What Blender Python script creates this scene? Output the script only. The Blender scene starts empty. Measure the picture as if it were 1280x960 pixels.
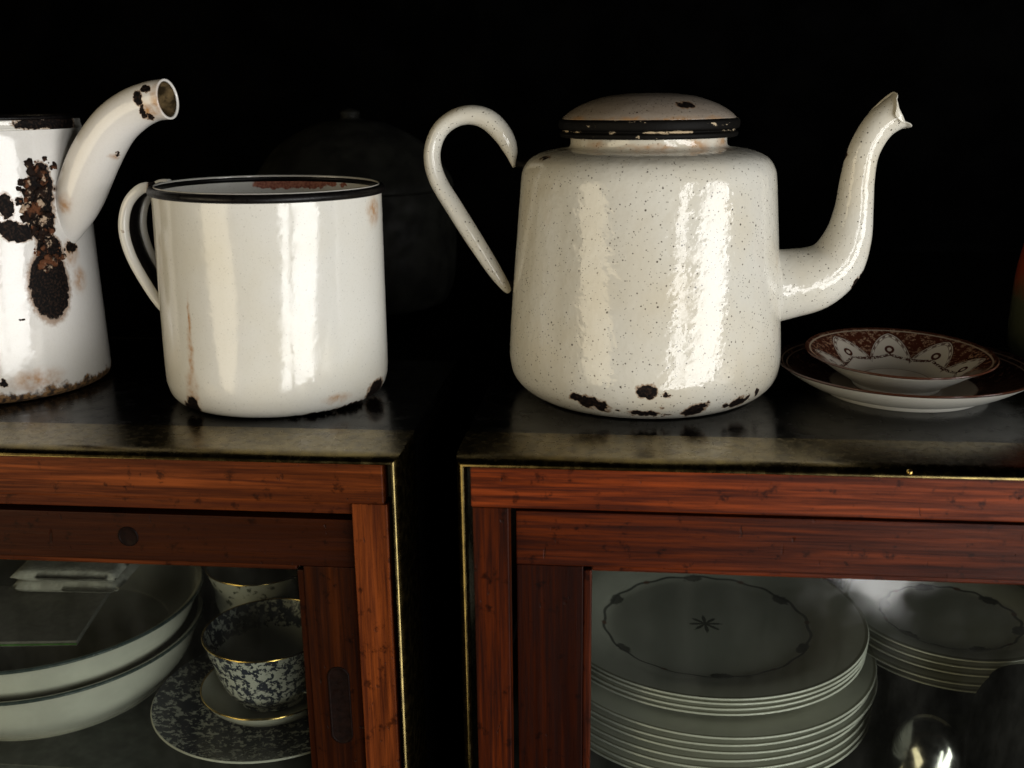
import bpy, bmesh, math, random
from mathutils import Vector, Matrix, noise as mnoise
sc = bpy.context.scene
S = 0.01                      # all dimensions below are centimetres
R_ = math.radians
random.seed(7)

# ------------------------------------------------------------------ camera
cam = bpy.data.cameras.new('camera'); camo = bpy.data.objects.new('camera', cam)
sc.collection.objects.link(camo); sc.camera = camo
pit, yaw, rol = R_(15.6), R_(6.0), R_(0.7)
F = Vector((-math.sin(yaw)*math.cos(pit), math.cos(yaw)*math.cos(pit), -math.sin(pit)))
R0 = Vector((math.cos(yaw), math.sin(yaw), 0)); U0 = R0.cross(F)
RR = R0*math.cos(rol) - U0*math.sin(rol); UU = U0*math.cos(rol) + R0*math.sin(rol)
camo.matrix_world = Matrix(((RR.x, UU.x, -F.x, 0), (RR.y, UU.y, -F.y, 0), (RR.z, UU.z, -F.z, 17*S), (0, 0, 0, 1)))
cam.sensor_width = 36; cam.lens = 36*1300/1280
cam.clip_start = 0.01; cam.clip_end = 50
cam.dof.use_dof = True; cam.dof.focus_distance = 0.58; cam.dof.aperture_fstop = 9

# ------------------------------------------------------------------ world, lamps, exposure
w = bpy.data.worlds.new('World'); sc.world = w; w.use_nodes = True
w.node_tree.nodes['Background'].inputs[0].default_value = (0.9, 0.95, 1, 1)
w.node_tree.nodes['Background'].inputs[1].default_value = 0.0
def window(name, loc, target, sx, sy, power, col, spread=180):
    l = bpy.data.lights.new(name, 'AREA'); l.shape = 'RECTANGLE'; l.size = sx*S; l.size_y = sy*S
    l.energy = power; l.color = col; l.spread = R_(spread)
    o = bpy.data.objects.new(name, l); sc.collection.objects.link(o)
    o.location = Vector(loc)*S
    d = Vector((target[0]-loc[0], target[1]-loc[1], 0))
    o.rotation_euler = d.to_track_quat('-Z', 'Z').to_euler()
    return o
# daylight from tall door openings in front of the shelf, behind the viewer
window('door_opening', (165, -75, -14), (0, 60), 66, 188, 34, (1.0, 0.99, 0.965))
window('door_opening', (92, -125, -14), (0, 60), 28, 188, 14, (1.0, 0.99, 0.965))
window('door_opening', (-158, -100, 8), (-8, 60), 80, 176, 14, (1.0, 0.84, 0.56))
sc.view_settings.view_transform = 'Standard'; sc.view_settings.look = 'None'
sc.view_settings.exposure = 0.12; sc.view_settings.gamma = 1.0
sc.view_settings.use_curve_mapping = False
sc.cycles.adaptive_threshold = 0.02; sc.cycles.max_bounces = 5; sc.cycles.transparent_max_bounces = 12

# ------------------------------------------------------------------ node helper
class N:
    """a socket that can be used in arithmetic"""
    def __init__(s, g, k): s.g, s.k = g, k
    def m(s, op, *a, clamp=False): return s.g.math(op, s, *a, clamp=clamp)
    def __add__(s, o): return s.m('ADD', o)
    def __radd__(s, o): return s.m('ADD', o)
    def __sub__(s, o): return s.m('SUBTRACT', o)
    def __rsub__(s, o): return s.g.math('SUBTRACT', o, s)
    def __mul__(s, o): return s.m('MULTIPLY', o)
    __rmul__ = __mul__
    def __truediv__(s, o): return s.m('DIVIDE', o)
    def abs(s): return s.m('ABSOLUTE')
    def step(s, lo, hi, a=0.0, b=1.0):          # smooth map lo..hi -> a..b
        n = s.g.nt.nodes.new('ShaderNodeMapRange'); n.interpolation_type = 'SMOOTHSTEP'
        s.g.put(n.inputs[0], s)
        for i, v in zip((1, 2, 3, 4), (lo, hi, a, b)): n.inputs[i].default_value = v
        return N(s.g, n.outputs[0])
class G:
    def __init__(s, name):
        s.mat = bpy.data.materials.new(name); s.mat.use_nodes = True
        s.nt = s.mat.node_tree; s.b = s.nt.nodes['Principled BSDF']
        t = s.nt.nodes.new('ShaderNodeTexCoord')
        v = s.nt.nodes.new('ShaderNodeVectorMath'); v.operation = 'SCALE'; v.inputs[3].default_value = 100
        s.nt.links.new(t.outputs['Object'], v.inputs[0]); s.co = N(s, v.outputs[0])
    def put(s, inp, v):
        if isinstance(v, N): s.nt.links.new(v.k, inp)
        elif isinstance(v, (tuple, list)) and len(v) == 3 and inp.type == 'RGBA': inp.default_value = (*v, 1)
        else: inp.default_value = v
    def math(s, op, *a, clamp=False):
        n = s.nt.nodes.new('ShaderNodeMath'); n.operation = op; n.use_clamp = clamp
        for i, v in enumerate(a): s.put(n.inputs[i], v)
        return N(s, n.outputs[0])
    def vec(s, op, *a):
        n = s.nt.nodes.new('ShaderNodeVectorMath'); n.operation = op
        for i, v in enumerate(a): s.put(n.inputs[i], v)
        return N(s, n.outputs['Value'] if op in ('LENGTH', 'DISTANCE', 'DOT_PRODUCT') else n.outputs[0])
    def xyz(s, v=None):
        n = s.nt.nodes.new('ShaderNodeSeparateXYZ'); s.put(n.inputs[0], v or s.co)
        return [N(s, n.outputs[i]) for i in range(3)]
    def comb(s, x, y, z):
        n = s.nt.nodes.new('ShaderNodeCombineXYZ')
        for i, v in enumerate((x, y, z)): s.put(n.inputs[i], v)
        return N(s, n.outputs[0])
    def noise(s, scale, detail=3, rough=0.55, v=None, color=False, dist=0):
        n = s.nt.nodes.new('ShaderNodeTexNoise'); s.put(n.inputs['Vector'], v or s.co)
        n.inputs['Scale'].default_value = scale; n.inputs['Detail'].default_value = detail
        n.inputs['Roughness'].default_value = rough; n.inputs['Distortion'].default_value = dist
        return N(s, n.outputs['Color' if color else 'Fac'])
    def voro(s, scale, v=None, feature='F1', out='Distance'):
        n = s.nt.nodes.new('ShaderNodeTexVoronoi'); n.feature = feature; s.put(n.inputs['Vector'], v or s.co)
        n.inputs['Scale'].default_value = scale
        return N(s, n.outputs[out])
    def mix(s, f, a, b):
        n = s.nt.nodes.new('ShaderNodeMix'); n.data_type = 'RGBA'
        s.put(n.inputs[0], f); s.put(n.inputs[6], a); s.put(n.inputs[7], b)
        return N(s, n.outputs[2])
    def warp(s, amp, scale, detail=3):
        d = s.vec('SUBTRACT', s.noise(scale, detail, color=True), (0.5, 0.5, 0.5))
        return s.vec('MULTIPLY_ADD', d, (amp, amp, amp), s.co)
    def spots(s, lst, v, grow=1.0):                      # min over ellipsoids of normalised distance
        r = None
        for (x, y, z, rx, ry, rz) in lst:
            rx, ry, rz = rx*grow, ry*grow, rz*grow
            d = s.vec('LENGTH', s.vec('DIVIDE', s.vec('SUBTRACT', v, (x, y, z)), (rx, ry, rz)))
            r = d if r is None else r.m('MINIMUM', d)
        return r
    def bump(s, h, strength, dist=0.1, prev=None):
        n = s.nt.nodes.new('ShaderNodeBump'); n.inputs['Strength'].default_value = strength
        n.inputs['Distance'].default_value = dist*S
        s.put(n.inputs['Height'], h)
        if prev: s.put(n.inputs['Normal'], prev)
        return N(s, n.outputs[0])
    def done(s, col, rough, metal=0.0, normal=None, **kw):
        kw = {k.replace('_', ' '): v for k, v in kw.items()}
        s.put(s.b.inputs['Base Color'], col); s.put(s.b.inputs['Roughness'], rough); s.put(s.b.inputs['Metallic'], metal)
        if normal: s.put(s.b.inputs['Normal'], normal)
        for k, v in kw.items(): s.put(s.b.inputs[k], v)
        return s.mat

# ------------------------------------------------------------------ materials
def enamel(name, chips=(), stains=(), rust=(), speck=0.0, ripple=0.25, base=(0.74, 0.73, 0.69), tint=(0.66, 0.60, 0.47), bottom=None, tintlo=0.45):
    g = G(name)
    wv = g.warp(0.55, 1.6, 4); wf = g.warp(0.50, 3.2, 2)
    col = g.mix(g.noise(0.22, 3).step(tintlo-0.15, 0.85)*0.7, base, tint)
    col = g.mix(g.noise(9, 2).step(0.45, 0.8)*0.18, col, (0.55, 0.52, 0.45))
    rough = g.noise(1.2, 4).step(0.3, 0.8, 0.07, 0.20)
    if speck:
        for sca, rad, pick in ((3.1, 0.145, 0.18), (6.0, 0.17, 0.25), (1.6, 0.10, 0.45)):
            v = g.voro(sca); rnd = g.xyz(g.voro(sca, out='Color'))[0]
            k = v.step(rad*0.7, rad, 1, 0)*rnd.step(pick, pick+0.02)*speck
            col = g.mix(k, col, (0.035, 0.022, 0.014))
    if stains:
        k = g.spots(stains, wv).step(0.0, 1.0, 1, 0)*g.noise(2.2, 5).step(0.25, 0.70, 0.25, 1.0)
        col = g.mix(k, col, (0.42, 0.20, 0.055))
    if rust:
        k = g.spots(rust, g.warp(0.5, 3.2, 5)).step(0.80, 1.0, 1, 0)
        rc = g.mix(g.noise(8, 5).step(0.35, 0.65), (0.24, 0.065, 0.04), (0.46, 0.18, 0.11))
        col = g.mix(k, col, rc); rough = g.math('MAXIMUM', rough, k*0.75)
    z = g.xyz()[2]
    if bottom:                                   # worn rusty foot band
        zz = z + (g.noise(1.8, 5)-0.5)*1.5
        k = zz.step(bottom*0.6, bottom, 1, 0)
        rc = g.mix(g.noise(4, 5).step(0.4, 0.6), (0.028, 0.015, 0.008), (0.22, 0.12, 0.045))
        col = g.mix(k, col, rc); rough = g.math('MAXIMUM', rough, k*0.7)
    nrm = g.bump(g.noise(1.1, 2)*1.0 + g.noise(3.0, 2)*0.30, ripple, 0.10)
    if chips:
        d = g.spots(chips, wf, 1.28)
        halo = d.step(1.0, 1.22, 1, 0); k = d.step(0.94, 1.0, 1, 0)
        col = g.mix(halo*0.75, col, (0.23, 0.12, 0.05))
        cc = g.mix(g.noise(7, 5).step(0.45, 0.7), (0.006, 0.005, 0.005), (0.030, 0.018, 0.013))
        col = g.mix(k, col, cc); rough = g.math('MAXIMUM', rough, k*0.62)
        nrm = g.bump(k*-1.0 + g.noise(14, 4)*k*0.5, 0.7, 0.06, nrm)
        g.put(g.b.inputs['Specular IOR Level'], 0.5 - k*0.44)
    return g.done(col, rough, 0, nrm)

def plain(name, col, rough, metal=0.0, var=0.3, scale=2.0, bump=0.0, **kw):
    g = G(name); d = tuple(c*(1-var) for c in col)
    c = g.mix(g.noise(scale, 5).step(0.35, 0.65), d, col)
    return g.done(c, g.noise(scale*1.7, 4).step(0.3, 0.7, rough*0.75, min(1, rough*1.25)), metal, g.bump(g.noise(scale*4, 4), bump, 0.05) if bump else None, **kw)

def wood(name, light, dark, axis, seed=0.0, rough=0.42, dents=0.5):
    g = G(name)
    sc_ = [1, 1, 1]; st = {0: (0.035, 1, 1), 2: (1, 1, 0.035)}[axis]
    v = g.vec('ADD', g.vec('MULTIPLY', g.co, st), (seed, seed*1.7, seed*0.6))
    gr = g.noise(4.5, 5, 0.66, v, dist=0.35); band = g.noise(0.8, 3, 0.6, v, dist=1.5)
    fine = g.noise(17, 3, 0.75, v)
    vo = g.vec('ADD', g.co, (seed*3, 0, seed))
    worn = g.noise(2.2, 4, 0.6, g.vec('ADD', v, (4, 8, 2)))
    col = g.mix(gr.step(0.30, 0.72)*0.75, dark, light)
    col = g.mix(band.step(0.42, 0.62)*0.6, col, tuple(c*0.55 for c in dark))
    col = g.mix(fine.step(0.55, 0.66)*0.45, col, tuple(c*0.35 for c in dark))
    col = g.mix(worn.step(0.50, 0.75)*0.55, col, tuple(c*1.45 for c in light))
    blot = g.noise(1.1, 5, 0.65, g.vec('ADD', vo, (5, 2, 9))).step(0.57, 0.68)*0.75
    sd = g.vec('MULTIPLY', g.warp(0.4, 0.8), (1.0, 1.0, 0.25) if axis == 0 else (0.9, 1, 0.9))
    pit_ = g.voro(1.1, g.vec('ADD', sd, (seed*2, 0, 0))).step(0.07, 0.13, 1, 0)*g.noise(0.7, 1, 0.5, vo).step(0.52, 0.60)
    nick = g.noise(3.2, 2, 0.5, g.vec('MULTIPLY', vo, (1.0, 1, 0.35))).step(0.73, 0.76)
    pit_ = g.math('MAXIMUM', pit_, nick)
    col = g.mix(blot, col, tuple(c*0.22 for c in dark))
    col = g.mix(pit_*dents, col, (0.006, 0.003, 0.002))
    h = fine*0.3 + gr*0.4 - pit_*1.5
    return g.done(col, gr.step(0.3, 0.7, rough*1.15, rough*0.8), 0, g.bump(h, 0.35, 0.05), **{'Specular IOR Level': 0.10})

M = {}
M['brass'] = None
g = G('aged_brass')
c = g.mix(g.noise(1.3, 5).step(0.35, 0.7), (0.17, 0.13, 0.05), (0.095, 0.073, 0.032))
M['brass'] = g.done(c, g.noise(2.2, 5).step(0.3, 0.7, 0.20, 0.30), 1.0, g.bump(g.noise(0.7, 2), 0.04, 0.03))
g = G('black_lacquer')
sv = g.vec('MULTIPLY', g.warp(0.2, 0.6), (6, 0.5, 1))
scr = g.noise(5, 2, 0.6, sv).step(0.72, 0.76)
M['black'] = g.done(g.mix(scr*0.25, (0.0015, 0.0015, 0.0015), (0.02, 0.02, 0.018)), g.noise(0.9, 5).step(0.3, 0.7, 0.14, 0.30), 0, g.bump(g.noise(0.8, 3), 0.05, 0.05), Specular_IOR_Level=0.22)
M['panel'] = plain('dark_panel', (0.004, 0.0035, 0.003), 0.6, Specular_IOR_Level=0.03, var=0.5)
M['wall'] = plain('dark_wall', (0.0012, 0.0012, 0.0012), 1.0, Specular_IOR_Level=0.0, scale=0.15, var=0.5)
M['batten'] = plain('dark_batten', (0.012, 0.010, 0.008), 0.7, scale=0.5, var=0.4)
M['inside'] = plain('cabinet_inside', (0.020, 0.016, 0.012), 0.6, scale=0.8, var=0.4)
M['shelf'] = plain('shelf_lining', (0.06, 0.065, 0.06), 0.5, scale=0.7, var=0.35)
M['iron'] = plain('black_iron', (0.003, 0.003, 0.003), 0.65, Specular_IOR_Level=0.03, scale=1.5, var=0.4, bump=0.2)
M['dim'] = plain('dim_grey_metal', (0.016, 0.016, 0.013), 0.6, scale=0.5, var=0.5, Specular_IOR_Level=0.1)
M['rim'] = plain('worn_black_rim_and_web_shade', (0.006, 0.005, 0.005), 0.36, scale=3, var=0.5, bump=0.15, Specular_IOR_Level=0.22)
M['steel'] = plain('polished_steel', (0.55, 0.54, 0.52), 0.20, 1.0, var=0.3, scale=1.0)
M['gold'] = plain('gold_line', (0.80, 0.55, 0.18), 0.22, 1.0, var=0.3, scale=3)
M['porcelain'] = plain('cream_porcelain', (0.62, 0.62, 0.56), 0.16, var=0.10, scale=0.5)
g = G('rust_crust')
c = g.mix(g.noise(1.6, 5).step(0.48, 0.60), (0.012, 0.006, 0.004), (0.12, 0.045, 0.020)); c = g.mix(g.noise(1.9, 5, v=g.vec('ADD', g.co, (7, 3, 1))).step(0.55, 0.63), c, (0.46, 0.34, 0.24))
M['crust'] = g.done(c, 0.8, 0, g.bump(g.noise(9, 4), 0.6, 0.06), Specular_IOR_Level=0.15)

g = G('dusty_glass')                                   # pane: clear, with fresnel reflection and a film of dust
nt = g.nt
tr = nt.nodes.new('ShaderNodeBsdfTransparent'); tr.inputs[0].default_value = (0.85, 0.87, 0.84, 1)
gl = nt.nodes.new('ShaderNodeBsdfGlossy'); g.put(gl.inputs['Roughness'], g.noise(0.6, 5).step(0.3, 0.7, 0.03, 0.10))
gl.inputs['Color'].default_value = (1, 1, 1, 1)
fr = nt.nodes.new('ShaderNodeFresnel'); fr.inputs[0].default_value = 1.5
df = nt.nodes.new('ShaderNodeBsdfDiffuse'); df.inputs[0].default_value = (0.30, 0.30, 0.27, 1)
m1 = nt.nodes.new('ShaderNodeMixShader'); m2 = nt.nodes.new('ShaderNodeMixShader')
geo = nt.nodes.new('ShaderNodeNewGeometry'); front = 1.0 - N(g, geo.outputs['Backfacing'])
g.put(m1.inputs[0], N(g, fr.outputs[0])*front*1.0); nt.links.new(tr.outputs[0], m1.inputs[1]); nt.links.new(gl.outputs[0], m1.inputs[2])
dust = g.noise(0.5, 6, 0.65, g.vec('MULTIPLY', g.co, (1, 1, 0.35))).step(0.35, 0.85, 0.004, 0.03)
g.put(m2.inputs[0], dust); nt.links.new(m1.outputs[0], m2.inputs[1]); nt.links.new(df.outputs[0], m2.inputs[2])
nt.links.new(m2.outputs[0], nt.nodes['Material Output'].inputs[0])
M['glass'] = g.mat

# ------------------------------------------------------------------ mesh helpers
def link(name, me, mat, parent=None):
    o = bpy.data.objects.new(name, me); sc.collection.objects.link(o)
    if mat: me.materials.clear(); me.materials.append(mat)
    if parent: o.parent = parent
    return o
def mesh(name, verts, faces, smooth=True):
    me = bpy.data.meshes.new(name); me.from_pydata([tuple(c*S for c in v) for v in verts], [], faces); me.validate()
    bm = bmesh.new(); bm.from_mesh(me); bmesh.ops.recalc_face_normals(bm, faces=bm.faces); bm.to_mesh(me); bm.free()
    for p in me.polygons: p.use_smooth = smooth
    return me
def thing(name, label, cat, loc=(0, 0, 0), rot=(0, 0, 0), group=None):
    o = bpy.data.objects.new(name, None); sc.collection.objects.link(o); o.empty_display_size = 0.02
    o.location = Vector(loc)*S; o.rotation_euler = [R_(a) for a in rot]
    tag(o, label, cat, group); return o
def tag(o, label, cat, group=None):
    o['label'] = label; o['category'] = cat
    if group: o['group'] = group
    return o
def smooth_path(P, n):
    """Catmull-Rom through tuples of any length"""
    out = []; L = len(P)
    for i in range(L-1):
        p0, p1, p2, p3 = P[max(i-1, 0)], P[i], P[i+1], P[min(i+2, L-1)]
        for k in range(n):
            t = k/n
            out.append(tuple(0.5*((2*b)+(-a+c)*t+(2*a-5*b+4*c-d)*t*t+(-a+3*b-3*c+d)*t**3) for a, b, c, d in zip(p0, p1, p2, p3)))
    out.append(tuple(P[-1])); return out
def lathe(name, prof, mat, parent, seg=128, n=6, wob=0.0, wseed=0.0):
    """prof: list of (r, z); 'None' separates sharp runs"""
    runs = [[]]
    for p in prof:
        if p is None: runs.append([runs[-1][-1]])
        else: runs[-1].append(p)
    pts = []
    for r in runs:
        s = smooth_path(r, n) if len(r) > 2 else list(r)
        pts += s if not pts else s[1:]
    V, Fc = [], []
    for (r, z) in pts:
        for k in range(seg):
            a = 2*math.pi*k/seg; rr = max(r, 0.0005)
            if wob: rr += wob*mnoise.noise(Vector((math.cos(a)*1.3+wseed, math.sin(a)*1.3, z*0.12)))*min(1, r/3)
            V.append((rr*math.cos(a), rr*math.sin(a), z))
    for i in range(len(pts)-1):
        for k in range(seg):
            k2 = (k+1) % seg
            Fc.append((i*seg+k, i*seg+k2, (i+1)*seg+k2, (i+1)*seg+k))
    return link(name, mesh(name, V, Fc), mat, parent)
def tube(name, P, mat, parent, seg=28, n=8, flat=(1, 1), cap=True, jag=None, wall=0.0, up=(0, 1, 0)):
    """P: (x,y,z,r) control points; flat scales (in-plane, across); jag(angle)->offset along the path at the end"""
    Q = smooth_path(P, n); V, Fc = [], []
    upv = Vector(up)
    T = []
    for i in range(len(Q)):
        a = Vector(Q[max(i-1, 0)][:3]); b = Vector(Q[min(i+1, len(Q)-1)][:3]); T.append((b-a).normalized())
    def ring(i, rs, push=None):
        c = Vector(Q[i][:3]); t = T[i]; s = (upv - t*upv.dot(t)).normalized(); u = t.cross(s)
        for k in range(seg):
            a = 2*math.pi*k/seg
            p = c + (u*math.cos(a)*flat[0] + s*math.sin(a)*flat[1])*(Q[i][3]*rs[0]+rs[1])
            if push: p += t*push(a)
            V.append(tuple(p))
    last = len(Q)-1
    for i in range(len(Q)):
        f = None
        if jag:
            k = max(0.0, 1-(last-i)/6.0)
            if k > 0: f = (lambda a, k=k: jag(a)*k)
        ring(i, (1, 0), f)
    rows = len(Q)
    if wall:
        ring(last, (1, -wall), jag and (lambda a: jag(a)))
        for j in range(1, 3*n):
            i = last-j
            ring(i, (1, -wall), (lambda a, k=max(0, 1-j/6.0): jag(a)*k) if jag else None); 
        rows += 3*n
    for i in range(rows-1):
        for k in range(seg):
            k2 = (k+1) % seg; Fc.append((i*seg+k, i*seg+k2, (i+1)*seg+k2, (i+1)*seg+k))
    if cap:
        Fc.append(tuple(range(seg)))
        if not wall: Fc.append(tuple(range((rows-1)*seg, rows*seg)))
    return link(name, mesh(name, V, Fc), mat, parent)
def box(name, x0, x1, y0, y1, z0, z1, mat, parent=None, bev=0.06):
    bm = bmesh.new(); bmesh.ops.create_cube(bm, size=1)
    for v in bm.verts:
        v.co = Vector(((x0+x1)/2+v.co.x*(x1-x0), (y0+y1)/2+v.co.y*(y1-y0), (z0+z1)/2+v.co.z*(z1-z0)))*S
    if bev: bmesh.ops.bevel(bm, geom=bm.edges[:], offset=bev*S, segments=2, profile=0.6, affect='EDGES')
    me = bpy.data.meshes.new(name); bm.to_mesh(me); bm.free()
    return link(name, me, mat, parent)

# ------------------------------------------------------------------ setting
def structure(o): o['kind'] = 'structure'; return o
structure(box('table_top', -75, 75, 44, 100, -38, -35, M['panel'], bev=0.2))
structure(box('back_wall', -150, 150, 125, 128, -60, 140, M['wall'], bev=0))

# ------------------------------------------------------------------ cabinets
YF, YB = 47.0, 71.2
def cabinet(label, x0, x1, wl, wd, seed, track, xs, glass, zg, zd, df=0.2, sf=(1, 1), dsf=0.2):
    t = thing('glazed_cabinet', label, 'cabinet', (0, 0, 0))
    # metal edging swept up one side, across the top and down the other, mitred at the corners
    prof = [(0.48, 0.20), (0.43, 0.02)]                       # (inward, depth)
    for k in range(9):
        a = math.pi/2*k/8; prof.append((0.40-0.40*math.sin(a), 0.85-0.85*math.cos(a)))
    prof += [(0.0, 4.2), (0.25, 4.2), (0.48, 4.2)]
    zb = -35.0
    V, Fc = [], []; m = len(prof)
    for (u, v) in prof: V.append((x0+u, YF+v, zb))
    for (u, v) in prof: V.append((x0+u, YF+v, -u))
    for (u, v) in prof: V.append((x1-u, YF+v, -u))
    for (u, v) in prof: V.append((x1-u, YF+v, zb))
    for s_ in range(3):
        for k in range(m):
            k2 = (k+1) % m; Fc.append((s_*m+k, s_*m+k2, (s_+1)*m+k2, (s_+1)*m+k))
    me = mesh('metal_edging', V, Fc, True)
    e = link('metal_edging', me, M['brass'], t)
    es = e.modifiers.new('split', 'EDGE_SPLIT'); es.split_angle = R_(32)
    # top: black lacquered panel with a metal strip along the back
    box('top_panel', x0+0.06, x1-0.06, YF+4.22, YB-5.0, -0.72, -0.06, M['black'], t, 0.04)
    box('back_strip', x0, x1, YB-4.98, YB, -0.72, 0.0, M['panel'], t, 0.10)
    for x in ((x0, x0+0.6), (x1-0.6, x1)):
        box('side_panel', x[0]+0.04, x[1]-0.04, YF+4.22, YB, zb, -0.74, M['panel'], t, 0.03)
    box('back_panel', x0+0.66, x1-0.66, YB-0.6, YB-0.05, zb, -0.74, M['inside'], t, 0)
    box('shelf', x0+0.75, x1-0.75, YF+2.7, YB-0.7, -21.3, -20.7, M['shelf'], t, 0.08)
    box('base_panel', x0+0.75, x1-0.75, YF+0.6, YB-0.7, -34.9, -33.6, M['inside'], t, 0.08)
    # wooden face frame
    yw = YF+0.30
    box('top_rail', xs[0], xs[1], yw, yw+1.2, -2.62, -0.52, wood('wood_rail', wl, wd, 0, seed), t, 0.07)
    for i, (a, b) in enumerate(((xs[2], xs[3]), (xs[4], xs[5]))):
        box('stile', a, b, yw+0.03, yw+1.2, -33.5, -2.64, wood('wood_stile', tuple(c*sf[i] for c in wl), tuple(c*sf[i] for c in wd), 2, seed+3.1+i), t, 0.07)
    if track:
        box('track_strip', xs[3]+0.02, xs[4]-0.02, yw+0.35, yw+1.1, -3.32, -2.66, wood('wood_track', tuple(c*0.5 for c in wl), wd, 0, seed+5), t, 0.04)
    # glazed sliding door
    d = thing('d', '', '')
    for k in list(d.keys()): del d[k]
    d.name = 'door'; d.parent = t
    yd = YF+1.0
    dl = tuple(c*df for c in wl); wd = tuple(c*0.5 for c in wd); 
    a, b, ga, gb = glass
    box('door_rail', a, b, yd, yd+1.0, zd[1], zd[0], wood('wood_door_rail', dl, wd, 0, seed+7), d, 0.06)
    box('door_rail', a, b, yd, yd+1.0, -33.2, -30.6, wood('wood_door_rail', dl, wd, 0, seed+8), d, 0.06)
    for i, (p, q) in enumerate(((a, ga), (gb, b))):
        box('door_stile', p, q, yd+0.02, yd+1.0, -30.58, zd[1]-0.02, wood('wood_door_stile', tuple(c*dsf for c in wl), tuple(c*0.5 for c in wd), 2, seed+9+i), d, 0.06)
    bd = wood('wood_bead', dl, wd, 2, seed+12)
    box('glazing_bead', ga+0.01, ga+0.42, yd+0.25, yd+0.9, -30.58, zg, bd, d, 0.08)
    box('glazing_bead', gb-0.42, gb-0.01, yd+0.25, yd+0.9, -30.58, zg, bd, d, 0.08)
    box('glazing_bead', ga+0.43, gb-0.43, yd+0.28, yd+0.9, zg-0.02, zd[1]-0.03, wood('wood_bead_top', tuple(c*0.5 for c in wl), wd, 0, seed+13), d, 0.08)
    box('pane', ga+0.42, gb-0.42, yd+0.50, yd+0.72, -30.58, zg-0.03, M['glass'], d, 0)
    return t, d
OR, DK = (0.21, 0.048, 0.009), (0.050, 0.010, 0.003)
cabL, doorL = cabinet('brown wooden glazed cabinet with brass edging under the white mug', -58.0, -10.55, OR, DK, 1.0, True,
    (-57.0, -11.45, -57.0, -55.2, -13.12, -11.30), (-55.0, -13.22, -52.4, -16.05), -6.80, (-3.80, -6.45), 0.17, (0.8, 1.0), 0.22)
RD, RDK = (0.26, 0.046, 0.008), (0.045, 0.008, 0.003)
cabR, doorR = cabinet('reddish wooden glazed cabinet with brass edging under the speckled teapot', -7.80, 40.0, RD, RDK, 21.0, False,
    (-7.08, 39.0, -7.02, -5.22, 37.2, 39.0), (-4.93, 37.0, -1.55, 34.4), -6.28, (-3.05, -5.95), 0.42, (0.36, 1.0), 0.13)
# finger slot and plug on the left door
def pill(name, cx, cz, hw, hh, y, depth, mat, parent):
    V, Fc = [], []; n = 24; ring = []
    for k in range(n):
        a = 2*math.pi*k/n; ring.append((hw*math.cos(a), (hh-hw)*(1 if math.sin(a) > 0 else -1)+hw*math.sin(a)))
    for sca, yy in ((1.0, y), (0.95, y-0.06), (0.86, y-0.06), (0.80, y-0.03), (0.76, y-0.025)):
        for (px, pz) in ring: V.append((cx+px*sca, yy, cz+pz*(sca if hh == hw else (hh-hw*(1-sca))/hh)))
    for i in range(4):
        for k in range(n): Fc.append((i*n+k, i*n+(k+1) % n, (i+1)*n+(k+1) % n, (i+1)*n+k))
    Fc.append(tuple(range(4*n, 5*n)))
    return link(name, mesh(name, V, Fc), mat, parent)
dkw = plain('dark_wood_pull', (0.008, 0.003, 0.002), 0.6, var=0.5, scale=2, bump=0.2, Specular_IOR_Level=0.08)
pill('finger_pull', -14.55, -14.6, 0.62, 2.35, 48.02, 0.1, dkw, doorL)
pill('plug', -25.35, -5.10, 0.56, 0.56, 48.0, 0.1, dkw, doorL)
scw = lathe('nail_head', [(0, 0.10), (0.08, 0.09), (0.13, 0.03), (0.14, 0)], M['gold'], cabR, 16, 3)
scw.rotation_euler = (R_(60), 0, 0); scw.location = Vector((13.6, 47.13, -0.18))*S

# ------------------------------------------------------------------ teapot
TX, TY = 1.5, 60.5
chT = [(-2.84,-6.73,1.13,.62,.6,.34), (-3.49,-6.53,1.28,.42,.5,.22), (-2.25,-6.89,1.05,.5,.5,.40), (0.02,-7.7,1.95,.42,.5,.32), (.18,-7.6,1.72,.25,.4,.22),
  (1.03,-7.53,1.7,.2,.4,.16), (-.27,-6.99,.67,.55,.5,.2), (.82,-7.15,1.02,.15,.4,.12), (.3,-6.95,.60,.35,.5,.2), (1.05,-6.72,.5,.28,.4,.14), (2.45,-6.71,.83,.55,.5,.42), (2.9,-6.6,1.0,.35,.5,.26),
  (3.16,-6.58,1.15,.22,.4,.15), (4.84,-5.47,.85,.42,.5,.3), (5.15,-5.2,.9,.25,.4,.3), (5.48,-4.97,1.0,.16,.4,.22), (6.03,-4.62,1.2,.14,.3,.25), (-6.06,-3.31,13.75,.55,.8,.22), (4.3,-5.9,.75,.2,.4,.14),
  (-4.6,-5.6,.9,.2,.3,.14), (-1.4,-6.9,.75,.2,.4,.12), (11.9,-.5,6.35,.26,.8,.36), (12.2,-.4,6.8,.14,.8,.2), (10.88, .5, 13.5, .22, .6, .2)]
enT = enamel('speckled_enamel', chT, stains=[(-3.2,-3.6,14.3,1.2,1.2,.4),(2.6,-3.6,14.3,1.5,1.5,.45),(4.0,-2.0,14.3,1.0,1.5,.5),(0,-4.4,14.2,2.5,1.0,.25),(6.9,-1.5,8.0,.5,1.5,.8)],
             speck=0.95, ripple=0.42, base=(0.66, 0.64, 0.57), tint=(0.60, 0.53, 0.39))
t = thing('enamel_teapot', 'speckled cream enamel teapot with broken-tipped curved spout and chipped base', 'teapot', (TX, TY, 0))
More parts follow.
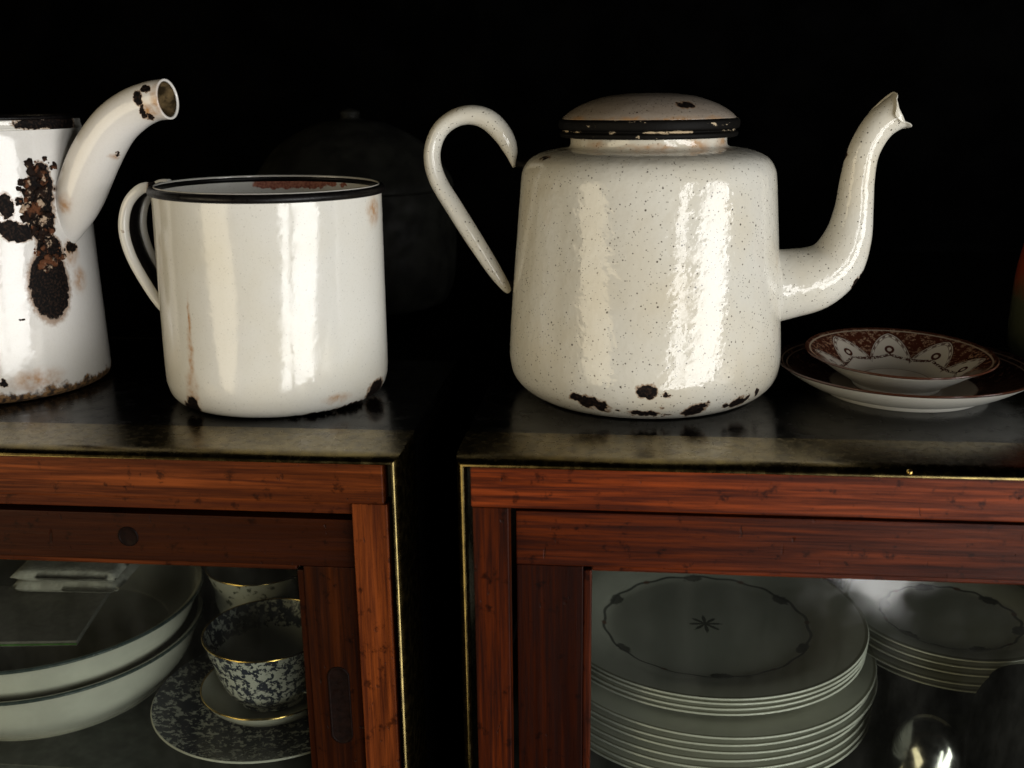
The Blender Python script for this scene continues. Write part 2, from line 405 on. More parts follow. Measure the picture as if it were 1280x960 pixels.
lathe('body', [(0, 0.12), (4, 0.10), None, (6.2, 0.0), (6.75, 0.12), (7.30, 0.50), (7.72, 1.05), (7.90, 1.75), (7.92, 2.6), (7.76, 5.0), (7.52, 8.0), (7.28, 11.0), (7.18, 12.2), (7.05, 12.85), (6.70, 13.38), (6.1, 13.72), (5.3, 13.92), (4.66, 14.0), (4.42, 14.12), (4.36, 14.35), (4.38, 14.75)], enT, t, 160, 7, 0.05, 3.0)
enLid = enamel('speckled_lid_enamel', [(1.75,-3.15,16.25,.42,.5,.20), (2.1,-2.9,16.22,.25,.5,.16)], stains=[(x*4.6, -4.6*math.sqrt(max(0,1-x*x)), 15.55, 1.3, 1.3, .30) for x in (-.8,-.5,-.2,.1,.4,.7)], speck=0.95, base=(0.34,0.29,0.24), tint=(0.26,0.20,0.145))
lid = lathe('lid', [(4.55, 15.50), (4.80, 15.58), (4.75, 15.70), (4.42, 15.98), (3.7, 16.38), (2.6, 16.74), (1.5, 16.90), (0.9, 16.94), (0, 16.95)], enLid, t, 128, 6, 0.03, 9.0)
gr_ = G('chipped_black_band')
zb_ = gr_.xyz()[2]
k = gr_.noise(1.1, 5, 0.65, gr_.vec('MULTIPLY', gr_.co, (1, 1, 3))) + (zb_-14.97).abs().step(0.02, 0.09, 0.12, 0.0) + (zb_-15.60).step(-0.06, 0.04, 0.0, 0.10)
k = k.step(0.64, 0.67)
mb = gr_.done(gr_.mix(k, (0.004, 0.0035, 0.003), (0.45, 0.36, 0.24)), 0.6, 0, gr_.bump(gr_.noise(5, 4), 0.4, 0.06), Specular_IOR_Level=0.10)
lathe('lid_band', [(4.30, 14.62), (4.80, 14.60), (4.92, 14.70), (4.92, 14.84), (4.80, 14.92), (4.78, 14.98), (4.86, 15.03), (4.98, 15.10), (5.02, 15.32), (4.96, 15.54), (4.66, 15.64)], mb, lid, 160, 5, 0.09, 2.0)
rj = random.Random(5)
jt = [rj.uniform(-0.09, 0.09) for _ in range(40)]
def jagT(a):                 # broken tip: notch on the viewer's side, longer lower lip
    a = (a % (2*math.pi)); base = 0.17-0.10*math.cos(a)
    # cos(a)=1 lies towards the outside of the curve (t x s)
    notch = -2.3*math.exp(-abs(math.sin(a)-1.0)/0.55) - 1.0*math.exp(-abs(math.sin(a)+1.0)/0.40)
    q = a/(2*math.pi)*24; i = int(q); f = q-i
    return base+notch+jt[i % 24]*(1-f)+jt[(i+1) % 24]*f
sp = [(6.3, 0, 6.2, 2.35), (7.0, 0, 6.15, 2.22), (8.2, 0, 6.28, 2.0), (9.6, 0, 6.62, 1.86), (10.72, 0, 7.48, 1.62), (11.33, 0, 8.9, 1.32), (11.55, 0, 10.5, 1.06), (11.62, 0, 12.2, 0.93), (11.85, 0, 13.7, 0.86), (12.5, 0, 15.0, 0.87), (13.35, 0, 15.72, 0.93), (13.95, 0, 16.02, 1.08)]
tube('spout', sp, enT, t, 40, 7, (1, 1), False, jagT, 0.10)
tube('spout_collar', [(6.55, 0, 6.15, 2.62), (7.15, 0, 6.18, 2.50), (7.45, 0, 6.22, 2.26), (7.7, 0, 6.25, 2.0)], enT, t, 40, 5, (1, 1), False)
hp = [(-7.62, .25, 12.95, 0.10), (-7.68, .15, 13.35, 0.24), (-7.80, .05, 13.95, 0.46), (-8.20, 0, 14.75, 0.60), (-8.95, 0, 15.52, 0.64), (-9.90, 0, 15.86, 0.60), (-10.95, 0, 15.68, 0.55), (-11.88, 0, 14.95, 0.52), (-12.33, 0, 13.68, 0.52), (-12.05, 0, 12.25, 0.54), (-11.04, 0, 10.52, 0.56), (-9.95, 0, 8.75, 0.54), (-8.85, 0, 7.0, 0.46), (-8.20, .05, 6.02, 0.32), (-7.98, .1, 5.68, 0.18)]
for nm, a_, b_ in (('handle_bracket', (-7.66, .25, 13.2, .22), (-6.3, .9, 13.0, .5)), ('handle_bracket', (-8.35, .1, 6.2, .22), (-7.0, .9, 5.7, .5))):
    tube(nm, [a_, tuple((p+q)/2 for p, q in zip(a_, b_)), b_], M['rim'], t, 16, 4)
tube('handle', hp, enT, t, 28, 8, (0.92, 1.35))

# ------------------------------------------------------------------ mug
MX, MY = -20.1, 58.3
chM = [(-3.07,-5.2,.62,.34,.5,.52), (-3.6,-4.9,.35,.3,.5,.25), (6.2,-1.3,.45,.5,.9,.62), (3.9,-4.6,.02,.9,.8,.14), (5.2,-3.1,.1,.7,1,.18), (2.6,-5.4,-.05,.8,.8,.12)]
enM = enamel('white_enamel', chM, stains=[(-3.0,-5.5,1.5,.65,1.2,1.9),(-2.95,-5.68,3.4,.28,1,2.4),(-2.85,-5.7,5.5,.16,1,1.8),(6.3,-1.0,10.9,.8,1.2,1.2),(4.5,-4.2,.9,1.3,1.2,.45),(-6,-2,1,.8,1,2)],
             rust=[(x, 6.1*math.sqrt(1-(x/6.25)**2), 11.75, .75, .8, .36) for x in (-2.2,-1.6,-.9,-.2,.5,1.1)]+[(2.0,5.8,11.8,.5,.5,.2),(2.9,5.5,11.75,.3,.4,.16)], speck=0.18, ripple=0.14, base=(0.72, 0.705, 0.65), tint=(0.67, 0.63, 0.52), tintlo=0.5)
t = thing('enamel_mug', 'large white enamel mug with black rim and rust inside its edge', 'mug', (MX, MY, 0.0), (0, 0.8, 0))
lathe('body', [(0, 0.25), (4.6, 0.22), None, (5.2, 0.02), (5.75, 0.10), (6.15, 0.42), (6.36, 0.95), (6.44, 1.7), (6.44, 4), (6.41, 8), (6.38, 11.2), (6.38, 11.95), (6.30, 12.0), (6.22, 11.95), (6.22, 8), (6.25, 2), (6.0, 0.8), (5.2, 0.45), (0, 0.42)], enM, t, 160, 6, 0.04, 6.0)
rimpts = [(6.22+0.0, 11.86), (6.16, 12.05), (6.30, 12.20), (6.50, 12.16), (6.60, 11.98), (6.55, 11.80), (6.40, 11.74)]
lathe('rim', rimpts, M['rim'], t, 160, 4, 0.04, 6.0)
def channel(name, P, w, depth, mat, parent, n=8, th=0.14):
    """U-section strap handle, hollow towards the vessel; P are (x,z,w scale)"""
    Q = smooth_path(P, n); V, Fc = [], []
    sec = [(-depth, -1.0), (-depth*0.5, -1.05), (-0.10, -0.98), (0.05, -0.75), (0.12, -0.4), (0.14, 0), (0.12, 0.4), (0.05, 0.75), (-0.10, 0.98), (-depth*0.5, 1.05), (-depth, 1.0)]
    for i, q in enumerate(Q):
        a = Q[max(i-1, 0)]; b = Q[min(i+1, len(Q)-1)]
        tx, tz = b[0]-a[0], b[1]-a[1]; L = math.hypot(tx, tz); nx, nz = tz/L, -tx/L     # outward normal
        for (u, v) in sec: V.append((q[0]+nx*u*q[2], v*w*q[2], q[1]+nz*u*q[2]))
    m = len(sec)
    for i in range(len(Q)-1):
        for k in range(m-1): Fc.append((i*m+k, i*m+k+1, (i+1)*m+k+1, (i+1)*m+k))
    o = link(name, mesh(name, V, Fc), mat, parent)
    sm = o.modifiers.new('thick', 'SOLIDIFY'); sm.thickness = th*S; sm.offset = -1
    ss = o.modifiers.new('sub', 'SUBSURF'); ss.levels = 1; ss.render_levels = 1
    return o
hm = [(-5.3, 4.3, .9), (-6.35, 5.25, 1), (-7.3, 6.75, 1), (-8.0, 8.3, 1), (-8.22, 9.75, 1), (-7.85, 11.1, 1), (-7.0, 11.95, 1), (-6.2, 12.05, .9)]
hen = enamel('handle_enamel', [(-6.35,-.8,12.1,.3,.5,.3),(-7.6,.9,9.9,.2,.4,.35),(-8.2,-1,9.6,.12,.3,.2)], ripple=0.1, tintlo=0.6)
hw_ = channel('handle', hm, 1.05, 0.10, M['rim'], t)  # web coloured black to paint in the shade between the rolled edges
for sy in (-1.15, 1.15):
    tube('rolled_edge', [(x-0.05, sy*w3, z, 0.30) for x, z, w3 in hm], hen, hw_, 18, 8)

# ------------------------------------------------------------------ tall jug at the left
LX, LY = -38.1, 59.6
chL = [(5.28,-2.95,6.55,.95,1.0,1.60), (5.3,-2.9,7.4,.75,.9,.75), (4.45,-4.05,9.75,.62,.7,.40), (4.1,-4.4,10.1,.35,.6,.35), (4.1,-4.4,11.3,.28,.5,.55), (5.35,-2.7,8.6,.5,.7,.7), (5.2,-2.9,10.6,.45,.8,1.2), (5.3,-2.7,12.1,.40,.8,.9),
  (5.9,-1.2,8.6,.2,.4,.28), (5.35,-2.5,13.0,.25,.5,.5), (4.95,-3.4,12.6,.12,.3,.12), (4.8,-3.5,12.0,.12,.3,.14), (4.6,-3.8,11.5,.14,.3,.2), (4.9,-3.4,11.2,.2,.4,.2), (4.1,-4.4,4.9,.07,.2,.06), (3.0,-5.2,1.3,.18,.3,.2)]
enL = enamel('old_white_enamel', chL, stains=[(5.85,-1.3,8.2,.7,1,1.2),(6.0,-.9,6.6,.4,1,1.2),(4.3,-4.1,9.9,.9,1,.9),(4.1,-4.4,11.4,.6,.8,.9),(5.2,-2.9,11.3,1.0,1.2,2.2),(4.2,-4.1,1.2,3,2,1.0),(9.6,-4.6,12.4,1.0,1.2,.6)], ripple=0.16, bottom=0.75, base=(0.76, 0.74, 0.71), tint=(0.70, 0.67, 0.60))
t = thing('enamel_jug', 'tall white enamel pot with rusty spout seam, cut off at the left', 'jug', (LX, LY, 0))
lathe('body', [(0, 0.25), (4.8, 0.22), None, (5.5, 0.0), (5.85, 0.08), (6.05, 0.35), (6.08, 1.0), (6.05, 5), (6.0, 10), (5.97, 14), (5.97, 15.0), (6.02, 15.35)], enL, t, 160, 7, 0.05, 12.0)
lathe('shoulder_ring', [(6.02, 15.36), (6.06, 15.42), (6.02, 15.50), (5.98, 15.66), (5.98, 15.86), (5.92, 15.93)], enamel('ring_enamel', [(5.3,-2.6,15.7,.9,.9,.25),(5.9,-.8,15.7,.6,1.2,.4),(3.6,-4.8,15.75,.3,.3,.12)], ripple=0.1), t, 160, 4, 0.04, 12.0)
lathe('rim', [(6.0, 15.90), (6.10, 15.97), (6.06, 16.10), (5.90, 16.12), (5.80, 16.0), (5.78, 15.0), (5.75, 9)], M['rim'], t, 160, 4, 0.04, 12.0)
au = R_(-8); ux, uy = math.cos(au), math.sin(au)
ls = [(5.2, 8.5, 0.25), (5.55, 9.1, 0.60), (5.95, 10.0, 0.98), (6.42, 10.95, 1.26), (6.98, 12.0, 1.40), (8.08, 13.80, 1.40), (9.43, 15.40, 1.28), (10.81, 16.34, 1.18), (12.08, 16.81, 1.10), (13.1, 16.93, 1.10)]
enS = enamel('spout_enamel', [(11.6,-2.7,17.0,.22,.6,.30),(11.8,-2.7,16.3,.16,.6,.3),(12.0,-2.6,17.5,.25,.5,.16),(12.1,-2.7,15.95,.12,.6,.2),(9.7,-2.2,13.9,.10,.5,.14)], stains=[(12.1,-2.7,16.3,.6,1.2,.9),(6.3,-2.5,11.2,.75,1.2,.9),(6.1,-2.5,10.9,.5,1.2,.5),(12.7,-2.4,16.9,.55,1.6,1.3),(12.3,-2.8,16.2,.7,1.2,.7),(9.5,-2.0,13.8,.3,.8,.3)], ripple=0.12, base=(0.76, 0.73, 0.69), tint=(0.70, 0.66, 0.58))
tube('spout', [(u*ux, u*uy, z, r) for u, z, r in ls], enS, t, 44, 7, (1, 1), False, None, 0.12, up=(-uy, ux, 0))
tube('spout_shade_tube', [(u*ux, u*uy, z, r) for u, z, r in [(9.6, 15.5, 1.05), (10.81, 16.34, 1.0), (12.08, 16.81, 0.95), (13.02, 16.92, 0.95)]], plain('brown_spout_shade', (0.22, 0.15, 0.07), 0.35, var=0.85, scale=1.6, bump=0.3), t, 32, 6, (1, 1), False, up=(-uy, ux, 0))  # added inner tube; its dark brown paints in the shade inside the spout
# rust crust along the spout seam: flaky lumps grown on the body wall
rc = random.Random(11); V, Fc = [], []
ico = bmesh.new(); bmesh.ops.create_icosphere(ico, subdivisions=2, radius=1)
iv = [v.co.copy() for v in ico.verts]; ifc = [[v.index for v in f.verts] for f in ico.faces]; ico.free()
seam = [(-27.0, 13.35), (-28.0, 12.8), (-29.0, 12.2), (-30.0, 11.6), (-31, 11.0), (-30.0, 10.4), (-28.0, 9.8), (-27, 9.2), (-29.0, 8.6), (-27.5, 8.2), (-23, 8.1), (-34, 11.3), (-35, 12.4), (-33, 10.7)]
for (ang, z) in seam:
    for q in range(13):
        a = R_(ang + rc.gauss(-0.6, 3.4)); zz = z + rc.gauss(0, 0.4); r = 0.03+0.25*rc.random()**2.2
        c = Vector((6.03*math.cos(a), 6.03*math.sin(a), zz)); nrm = Vector((math.cos(a), math.sin(a), 0)); off = rc.uniform(0, 9)
        b0 = len(V)
        for v in iv:
            k = 1+0.9*mnoise.noise(v*1.6+Vector((off, off, 0)))
            p = v*r*k; p -= nrm*p.dot(nrm)*0.60
            V.append(tuple(c+p))
        Fc += [tuple(b0+i for i in f) for f in ifc]
link('rust_crust', mesh('rust_crust', V, Fc), M['crust'], t)['kind'] = 'stuff'

# ------------------------------------------------------------------ saucer and bowl on the right cabinet
def brown_print(name, R, lobes, rc_, arch):
    g = G(name); x, y, z = g.xyz()
    r = g.vec('LENGTH', g.comb(x, y, 0.0)); th = g.math('ARCTAN2', x, y)
    tt = ((th*(lobes/(2*math.pi)) + 0.5).m('FRACT') - 0.5).abs()*2.0        # 0 at lobe axis, 1 between lobes
    edge = rc_ + arch*(1.0 - tt.m('POWER', 1.35))
    d = r - edge
    white = (0.66, 0.60, 0.50); brown = (0.075, 0.022, 0.012)
    lace = g.voro(6.0, feature='DISTANCE_TO_EDGE').step(0.05, 0.10)*g.noise(3.2, 4).step(0.50, 0.58)
    field = g.mix(lace*0.75, brown, (0.42, 0.27, 0.17))
    col = g.mix(d.step(-0.02, 0.02), white, field)
    for off, wd in ((-0.10, 0.035), (0.02, 0.05), (-0.30, 0.022)):
        k = (d-off).abs().step(wd*0.6, wd, 1, 0); col = g.mix(k*0.9, col, brown)
    dash = ((th*70).m('SINE')).step(-0.2, 0.2)
    k = (d+0.20).abs().step(0.05, 0.08, 1, 0)*dash; col = g.mix(k*0.85, col, brown)
    gar = (r-(rc_-0.05)-0.22*(1.0-tt)*(1.0-tt)).abs()                        # garland with a flower on each lobe axis
    k = gar.step(0.06, 0.11, 1, 0)*g.noise(9, 3).step(0.42, 0.5); col = g.mix(k, col, brown)
    fl = g.vec('LENGTH', g.comb((tt*R*math.pi*0.62/lobes), r-(rc_+arch*0.30), 0.0))
    k = fl.step(0.24, 0.28, 1, 0)*fl.step(0.10, 0.14); col = g.mix(k, col, brown)
    col = g.mix((r-R*0.945).abs().step(0.03, 0.06, 1, 0), col, (0.45, 0.36, 0.26))
    col = g.mix(r.step(R*0.965, R*0.975)*0.9, col, (0.06, 0.022, 0.012))
    ring = (r-rc_*0.62).abs().step(0.04, 0.08, 1, 0); col = g.mix(ring*0.5, col, brown)
    return g.done(col, 0.16, 0, g.bump(g.noise(1.5, 2), 0.06, 0.05))
def dark_print(name, R):
    g = G(name); x, y, z = g.xyz(); r = g.vec('LENGTH', g.comb(x, y, 0.0))
    lace = g.voro(5.0, feature='DISTANCE_TO_EDGE').step(0.05, 0.10)*g.noise(3.0, 4).step(0.54, 0.62)
    col = g.mix(lace*0.6, (0.030, 0.012, 0.008), (0.20, 0.10, 0.06))
    for rr in (0.955, 0.915): col = g.mix((r-R*rr).abs().step(0.02, 0.05, 1, 0)*0.7, col, (0.36, 0.27, 0.19))
    col = g.mix(r.step(R*0.55, R*0.58), (0.30, 0.25, 0.19), col)
    return g.done(col, 0.2)
def edged_porcelain(name, R):
    g = G(name); x, y, z = g.xyz(); r = g.vec('LENGTH', g.comb(x, y, 0.0))
    return g.done(g.mix(r.step(R-0.10, R-0.05), (0.80, 0.79, 0.72), (0.06, 0.022, 0.012)), 0.16)
def dish(root, foot_r, R, H, th, top_mat, under_mat, deep=0.5, rimz=0.0):
    """inside (well and rim) and outside (underside and foot) of a plate or bowl"""
    w_ = foot_r*1.05
    lathe('inside', [(0, th+0.25), (w_*0.7, th+0.25), (w_, th+0.32), (w_+(R-w_)*0.35, th+0.25+(H-th-0.25)*deep*0.55), (w_+(R-w_)*0.7, th+0.25+(H-th-0.25)*(deep*0.5+0.42)), (R-0.03, H)], top_mat, root, 128, 6)
    lathe('underside', [(R-0.03, H), (R+0.01, H-0.05), (R-0.05, H-0.14), (w_+(R-w_)*0.7, 0.22+(H-th-0.25)*(deep*0.5+0.40)), (w_+(R-w_)*0.35, 0.22+(H-th-0.25)*deep*0.50), (w_+0.05, 0.28), None, (foot_r, 0.0), (foot_r-0.2, 0.0), None, (foot_r-0.25, 0.2), (0, 0.2)], under_mat, root, 128, 6)
t = thing('saucer', 'brown patterned saucer with white underside beside the teapot', 'saucer', (16.6, 60.7, -0.06), (0, 0, 10))
dish(t, 4.4, 7.2, 1.75, 0.2, dark_print('dark_print_saucer', 7.2), edged_porcelain('saucer_underside', 7.2), 0.55)
t = thing('small_bowl', 'small brown transfer print bowl with white arches, resting on the saucer', 'bowl', (16.1, 60.2, 0.44), (2.0, 1.0, -6))
dish(t, 2.4, 5.25, 2.05, 0.15, brown_print('brown_print_bowl', 5.25, 8, 3.05, 1.65), edged_porcelain('bowl_underside', 5.25), 0.75)

# ------------------------------------------------------------------ background things
g = G('red_amber_glaze'); z = g.xyz()[2]
c = g.mix((z+(g.noise(1.0, 3)-0.5)*2.0).step(4.2, 6.2), (0.05, 0.055, 0.03), (0.20, 0.03, 0.008)); c = g.mix(z.step(7.0, 10.0), c, (0.26, 0.012, 0.008))
mr = g.done(c, 0.35)
t = thing('red_jar', 'blurred dark jar with red top standing at the right edge', 'jar', (29.3, 66.4, -0.05))
lathe('body', [(0, 0.1), (3.0, 0.05), (4.2, 0.3), (4.7, 1.5), (4.75, 4), (4.6, 6.5), (4.1, 8.6), (3.2, 9.8), (2.4, 10.2)], mr, t, 64, 5)
lathe('lid', [(2.6, 10.15), (2.7, 10.35), (2.2, 10.8), (1.0, 11.1), (0.5, 11.3), (0.6, 11.7), (0, 11.9)], mr, t, 48, 4)
t = thing('dark_pot', 'dim dark domed pot in the blackness behind the white mug', 'pot', (-22.6, 88.0, -0.5))
lathe('body', [(0, 0.1), (6.5, 0.0), (8.0, 1.0), (8.6, 4.0), (8.5, 8.5), (8.3, 9.8)], M['dim'], t, 64, 5)
lathe('lid', [(8.3, 9.8), (8.5, 10.1), (8.0, 11.2), (6.0, 13.6), (3.0, 15.2), (0.9, 15.6), (0.8, 16.2), (0, 16.5)], M['dim'], t, 64, 5)
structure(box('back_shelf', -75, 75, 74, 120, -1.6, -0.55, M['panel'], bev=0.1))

# ------------------------------------------------------------------ dishes inside the right cabinet
def ring_plate_mat(name, R, star=1.0):
    g = G(name); x, y, z = g.xyz(); r = g.vec('LENGTH', g.comb(x, y, 0.0)); th = g.math('ARCTAN2', x, y)
    white = (0.60, 0.60, 0.54); ink = (0.05, 0.055, 0.05)
    col = g.mix(g.noise(0.4, 3).step(0.4, 0.7)*0.4, white, (0.52, 0.52, 0.45))
    rr = R*0.655
    wav = rr + 0.07*((th*18).m('SINE'))
    k = (r-wav).abs().step(0.06, 0.12, 1, 0); col = g.mix(k*0.9, col, ink)
    t6 = ((th*(6/(2*math.pi))+0.5).m('FRACT')-0.5).abs()*(2*math.pi/6)       # angle from motif axis
    ax, ay = t6*rr, r-rr
    m = g.vec('LENGTH', g.comb(ax*0.55, ay+0.18, 0.0)) + (g.noise(3.5, 3)-0.5)*0.45
    col = g.mix(m.step(0.30, 0.42, 1, 0)*0.9, col, ink)
    m = g.vec('LENGTH', g.comb((t6-math.pi/6).abs()*rr*0.7, ay, 0.0)); col = g.mix(m.step(0.12, 0.2, 1, 0)*0.8, col, (0.16, 0.06, 0.03))
    st = r - star*0.62 - 0.42*((th*8).m('COSINE')); k = (st + (g.noise(5, 3)-0.5)*0.5).step(-0.10, 0.10, 1, 0)
    col = g.mix(k*0.9, col, ink)
    col = g.mix(r.step(R*0.975, R*0.985)*0.7, col, (0.20, 0.19, 0.12))
    return g.done(col, 0.14)
def plate(x, y, z, R, H, rot, label, grp, pm):
    t = thing('dinner_plate', label, 'plate', (x, y, z), (random.uniform(-.45, .45), random.uniform(-.45, .45), rot), grp)
    w_ = R*0.64
    lathe('face', [(0, 0.32), (w_*0.8, 0.30), (w_, 0.38), (w_*1.12, 0.62), (R*0.85, H*0.86), (R, H)], pm, t, 112, 5)
    lathe('underside', [(R, H), (R+0.03, H-0.06), (R-0.08, H-0.13), (R*0.85, H*0.86-0.26), (w_*1.10, 0.25), (w_*0.98, 0.12), (w_*0.95, 0.0), (w_*0.90, 0.0), (w_*0.88, 0.12), (0, 0.12)], M['porcelain'], t, 112, 4)
    return t
pmA = ring_plate_mat('ring_plate', 9.7); pmB = ring_plate_mat('ring_plate_large', 10.3); pmC = ring_plate_mat('ring_plate_small', 6.4, -9.0)
zz = -20.7
order = ['bottom', 'second', 'third', 'fourth', 'fifth', 'sixth', 'seventh']
zs = [-20.69, -20.22, -19.72, -19.26, -18.74, -18.26, -17.76]
for i, z in enumerate(zs):
    plate(5.75+random.uniform(-.15, .15), 60.0+random.uniform(-.1, .1), z, 10.25, 1.25, random.uniform(0, 360), '%s of the seven larger plates under the tall stack, counted from the shelf' % order[i] if i else 'lowest of the larger plates in the tall stack', 'tall stack of plates', pmB)
zt = [-16.66, -16.30, -15.98, -15.66]
for i, z in enumerate(zt):
    top = i == 3
    plate(5.70+random.uniform(-.08, .08), 60.0, z, 9.7, 1.15, 4 if top else random.uniform(0, 360), 'top plate of the tall stack, showing its ring border and star motif' if top else '%s of the four smaller plates near the top of the tall stack' % ['lowest', 'second lowest', 'second highest'][i], 'tall stack of plates', pmA)
zc = [-18.10+0.52*i for i in range(5)]
for i, z in enumerate(zc):
    top = i == len(zc)-1
    plate(21.4+random.uniform(-.12, .12), 62.8, z, 6.6, 1.05, 8 if top else random.uniform(0, 360), 'small ring-bordered plate on top of the right-hand stack' if top else '%s plate in the right-hand stack of small plates' % ['lowest', 'second lowest', 'middle', 'second highest'][i], 'right-hand stack of small plates', pmC)
t = thing('added_dark_stand', 'added low black stand darkening the space under the right-hand stack of small plates', 'stand', (21.4, 62.8, -20.69))
lathe('disc', [(0, 2.55), (4.4, 2.55), (4.6, 2.45), (4.4, 2.25), (1.6, 1.9), (1.2, 1.2), (2.6, 0.4), (3.2, 0.0), (0, 0)], M['iron'], t, 64, 4)  # invented stand; its black stands in for the shade below the plates
t = thing('black_kettle', 'black round iron pot in front of the right-hand plate stack', 'pot', (23.2, 52.6, -20.7))
lathe('body', [(0, 0.1), (2.2, 0.0), (3.0, 0.5), (3.4, 2.2), (3.35, 4.2), (2.9, 5.5), (2.4, 6.0)], M['iron'], t, 64, 5)
lathe('lid', [(2.5, 5.98), (2.6, 6.15), (1.8, 6.6), (0.5, 6.8), (0.4, 7.0), (0.5, 7.25), (0, 7.4)], M['iron'], t, 48, 4)
t = thing('metal_ladle', 'shiny upturned metal ladle in the lower right of the cabinet', 'ladle', (17.6, 52.6, -20.7))
lathe('ladle_bowl', [(1.95, 0.25), (2.05, 0.8), (2.0, 1.8), (1.7, 2.9), (1.1, 3.65), (0.45, 3.95), (0, 4.0)], M['steel'], t, 64, 5)
tube('ladle_handle', [(-1.8, -.2, 0.6, .22), (-2.4, -.5, 0.45, .22), (-4.0, -1.0, 0.25, .26), (-6.0, -1.6, 0.25, .3)], M['steel'], t, 14, 5, (0.5, 1.3), up=(0, 0, 1))

# ------------------------------------------------------------------ dishes inside the left cabinet
mbas = plain('cream_enamel_basin', (0.58, 0.57, 0.51), 0.14, var=0.12, scale=0.4)
def basin(z, R, H, fr, label):
    t = thing('basin', label, 'basin', (-37.3, 59.2, z), (0, 0, 0), 'stacked white basins')
    lathe('wall', [(0, 0.3), (fr*0.9, 0.28), (fr+0.1, 0.5), (fr+(R-fr)*0.55, H*0.45), (R-0.35, H-0.30), (R-0.12, H-0.02), (R+0.05, H+0.05), (R+0.14, H-0.08), (R+0.05, H-0.2), (R-0.18, H-0.35), (fr+(R-fr)*0.62, H*0.42), (fr+0.25, 0.3), (fr, 0.0), (fr-0.3, 0.0), (0, 0.05)], mbas, t, 128, 6)
    lathe('rim_line', [(R+0.06, H+0.06), (R+0.17, H-0.02), (R+0.165, H-0.10), (R+0.08, H-0.17)], plain('dark_green_line', (0.05, 0.07, 0.07), 0.25), t, 128, 3)
basin(-20.69, 9.6, 4.0, 7.2, 'lower and deeper white basin of the stack in the left cabinet')
basin(-18.2, 9.75, 3.6, 7.4, 'upper white basin holding the folded cloth in the left cabinet')
# folded cloth lying in the upper basin, over a thin green-edged booklet
def cushion(name, w_, d_, h_, mat, parent, seed, layers=1, wob=0.12):
    nx, ny = 28, 20; V, Fc = [], []
    def pt(i, j, top):
        u, v = -1+2*i/nx, -1+2*j/ny
        e = (1-abs(u)**8)*(1-abs(v)**8); e = max(e, 0)**0.5
        nz = wob*mnoise.noise(Vector((u*2.2+seed, v*2.2, top)))
        return (u*w_/2*(1+0.02*mnoise.noise(Vector((v*3, seed, 1)))), v*d_/2*(1+0.02*mnoise.noise(Vector((u*3, seed, 2)))), h_/2+(h_/2*e+nz)*(1 if top else -1))
    for top in (0, 1):
        for j in range(ny+1):
            for i in range(nx+1): V.append(pt(i, j, top))
    K = (nx+1)*(ny+1)
    for top in (0, 1):
        for j in range(ny):
            for i in range(nx):
                a = top*K+j*(nx+1)+i; Fc.append((a, a+1, a+nx+2, a+nx+1))
    bnd = [i for i in range(nx+1)] + [j*(nx+1)+nx for j in range(1, ny+1)] + [ny*(nx+1)+i for i in range(nx-1, -1, -1)] + [j*(nx+1) for j in range(ny-1, 0, -1)]
    for q in range(len(bnd)):
        a, b = bnd[q], bnd[(q+1) % len(bnd)]; Fc.append((a, b, b+K, a+K))
    return link(name, mesh(name, V, Fc), mat, parent)
g = G('woven_cloth'); x, y, z = g.xyz()
wv = ((x*14).m('SINE')*(y*14).m('SINE')*(1.0)) + (z*20).m('SINE')*0.5
mc = g.done(g.mix(g.noise(1.2, 4).step(0.4, 0.65), (0.42, 0.41, 0.38), (0.58, 0.57, 0.53)), 0.9, 0, g.bump(wv*0.15+g.noise(5, 5), 0.5, 0.08))
t = thing('folded_cloth', 'folded pale woven cloth lying in the upper white basin', 'cloth', (-36.0, 61.2, -14.3), (0, 1, 4))
for i in range(2):
    o = cushion('fold', 7.2-0.2*i, 5.4, 0.85, mc, t, 3.0+i, wob=0.035); o.location = (0.06*i*S, 0, 0.80*i*S)
mbk = plain('grey_paper', (0.25, 0.24, 0.22), 0.7, var=0.2)
t = thing('booklet', 'thin grey booklet with a green edge under the folded cloth', 'booklet', (-37.2, 56.4, -14.75), (0, 2, 10))
box('pages', -4.3, 4.3, -3.8, 3.8, 0, 0.35, mbk, t, 0.05)
box('green_edge', -4.32, 4.32, -3.86, -3.82, 0.10, 0.20, plain('green_edge', (0.10, 0.30, 0.05), 0.5), t, 0)
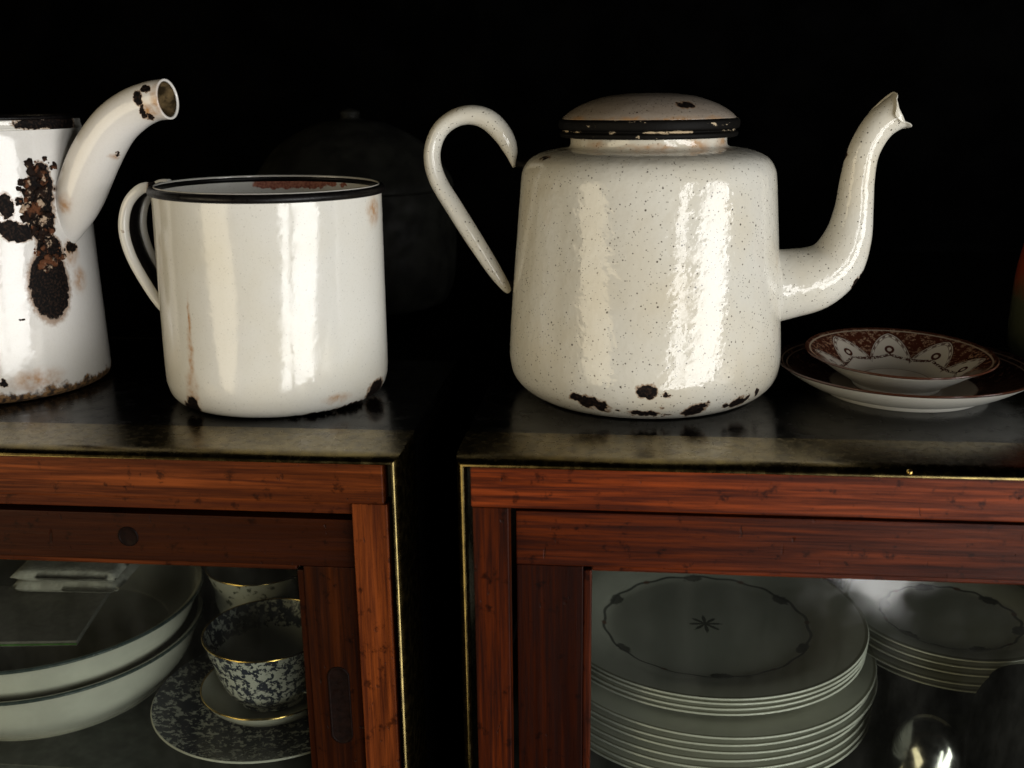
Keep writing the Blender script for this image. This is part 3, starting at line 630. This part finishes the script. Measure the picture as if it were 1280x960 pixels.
# cups
def floral(name, sc_, thr, ink=(0.012, 0.018, 0.045), zlo=None, white=(0.60, 0.61, 0.58)):
    g = G(name); v = g.warp(0.7, 2.2, 3)
    a = g.noise(sc_, 4, 0.6, v).step(thr-0.02, thr+0.02); b = g.voro(sc_*1.5, v).step(0.30, 0.36, 1, 0)
    k = g.math('MAXIMUM', a, b*g.noise(1.3, 2).step(0.45, 0.55))
    if zlo is not None: k = k*(g.xyz()[2]+(g.noise(2.2, 3)-0.5)*0.7).step(zlo, zlo+0.1)
    return g.done(g.mix(k*0.95, white, ink), 0.14)
fl_out, fl_in, fl_s = floral('blue_floral', 2.6, 0.50), floral('blue_floral_border', 2.4, 0.47, zlo=2.9), floral('blue_floral_saucer', 2.2, 0.46)
def cup(x, y, z, label, out, inn, R=4.0, H=4.6, rot=0):
    t = thing('teacup', label, 'cup', (x, y, z), (0, 0, rot), 'teacups in the left cabinet')
    lathe('outside', [(0, 0.15), (1.9, 0.12), None, (2.0, 0.0), (2.15, 0.05), (2.2, 0.3), (2.7, 0.8), (3.2, 1.8), (R-0.45, 3.0), (R-0.12, H-0.5), (R, H)], out, t, 96, 5)
    lathe('inside', [(R-0.06, H), (R-0.2, H-0.5), (R-0.55, 3.0), (3.05, 1.8), (2.5, 0.9), (1.6, 0.6), (0, 0.55)], inn, t, 96, 5)
    lathe('gold_rim', [(R-0.08, H-0.02), (R-0.05, H+0.04), (R+0.02, H+0.03), (R+0.04, H-0.05)], M['gold'], t, 96, 3)
    tube('handle', [(3.6, 0, 3.9, .16), (4.6, 0, 4.1, .17), (5.3, 0, 3.4, .17), (5.0, 0, 2.4, .16), (4.0, 0, 1.7, .14), (3.2, 0, 1.5, .14)], out, t, 12, 6, (0.8, 1.2))
    return t
cup(-21.45, 56.6, -19.6, 'blue floral teacup with gold rim nested in the white cup', fl_out, fl_in, rot=-35)
cup(-24.2, 63.6, -18.4, 'pale floral cup half hidden behind the blue floral teacup', floral('pale_floral', 0.9, 0.60, (0.10, 0.11, 0.09)), M['porcelain'], 3.7, rot=60)
t = thing('white_cup', 'wide white cup with gold rim under the blue floral teacup', 'cup', (-21.5, 56.6, -20.35), (0, 0, 0))
lathe('outside', [(0, 0.05), (2.3, 0.0), (2.5, 0.1), (3.3, 0.5), (4.0, 1.1), (4.35, 1.7)], M['porcelain'], t, 96, 5)
lathe('inside', [(4.30, 1.7), (3.9, 1.1), (3.2, 0.65), (2.0, 0.5), (0, 0.5)], M['porcelain'], t, 96, 5)
lathe('gold_rim', [(4.28, 1.68), (4.31, 1.74), (4.37, 1.73), (4.39, 1.66)], M['gold'], t, 96, 3)
t = thing('floral_saucer', 'blue floral saucer under the stacked cups in the left cabinet', 'saucer', (-21.6, 56.9, -20.68), (0, 0, 0))
dish(t, 3.9, 7.4, 1.1, 0.1, fl_s, M['porcelain'], 0.6)
t = thing('pot_stand', 'low dark stand beneath the pale floral cup', 'stand', (-24.2, 63.6, -20.69))
lathe('disc', [(0, 2.2), (3.2, 2.2), (3.4, 2.1), (3.3, 1.9), (1.2, 1.5), (1.0, 0.8), (2.8, 0.3), (3.0, 0), (0, 0)], M['porcelain'], t, 64, 3)
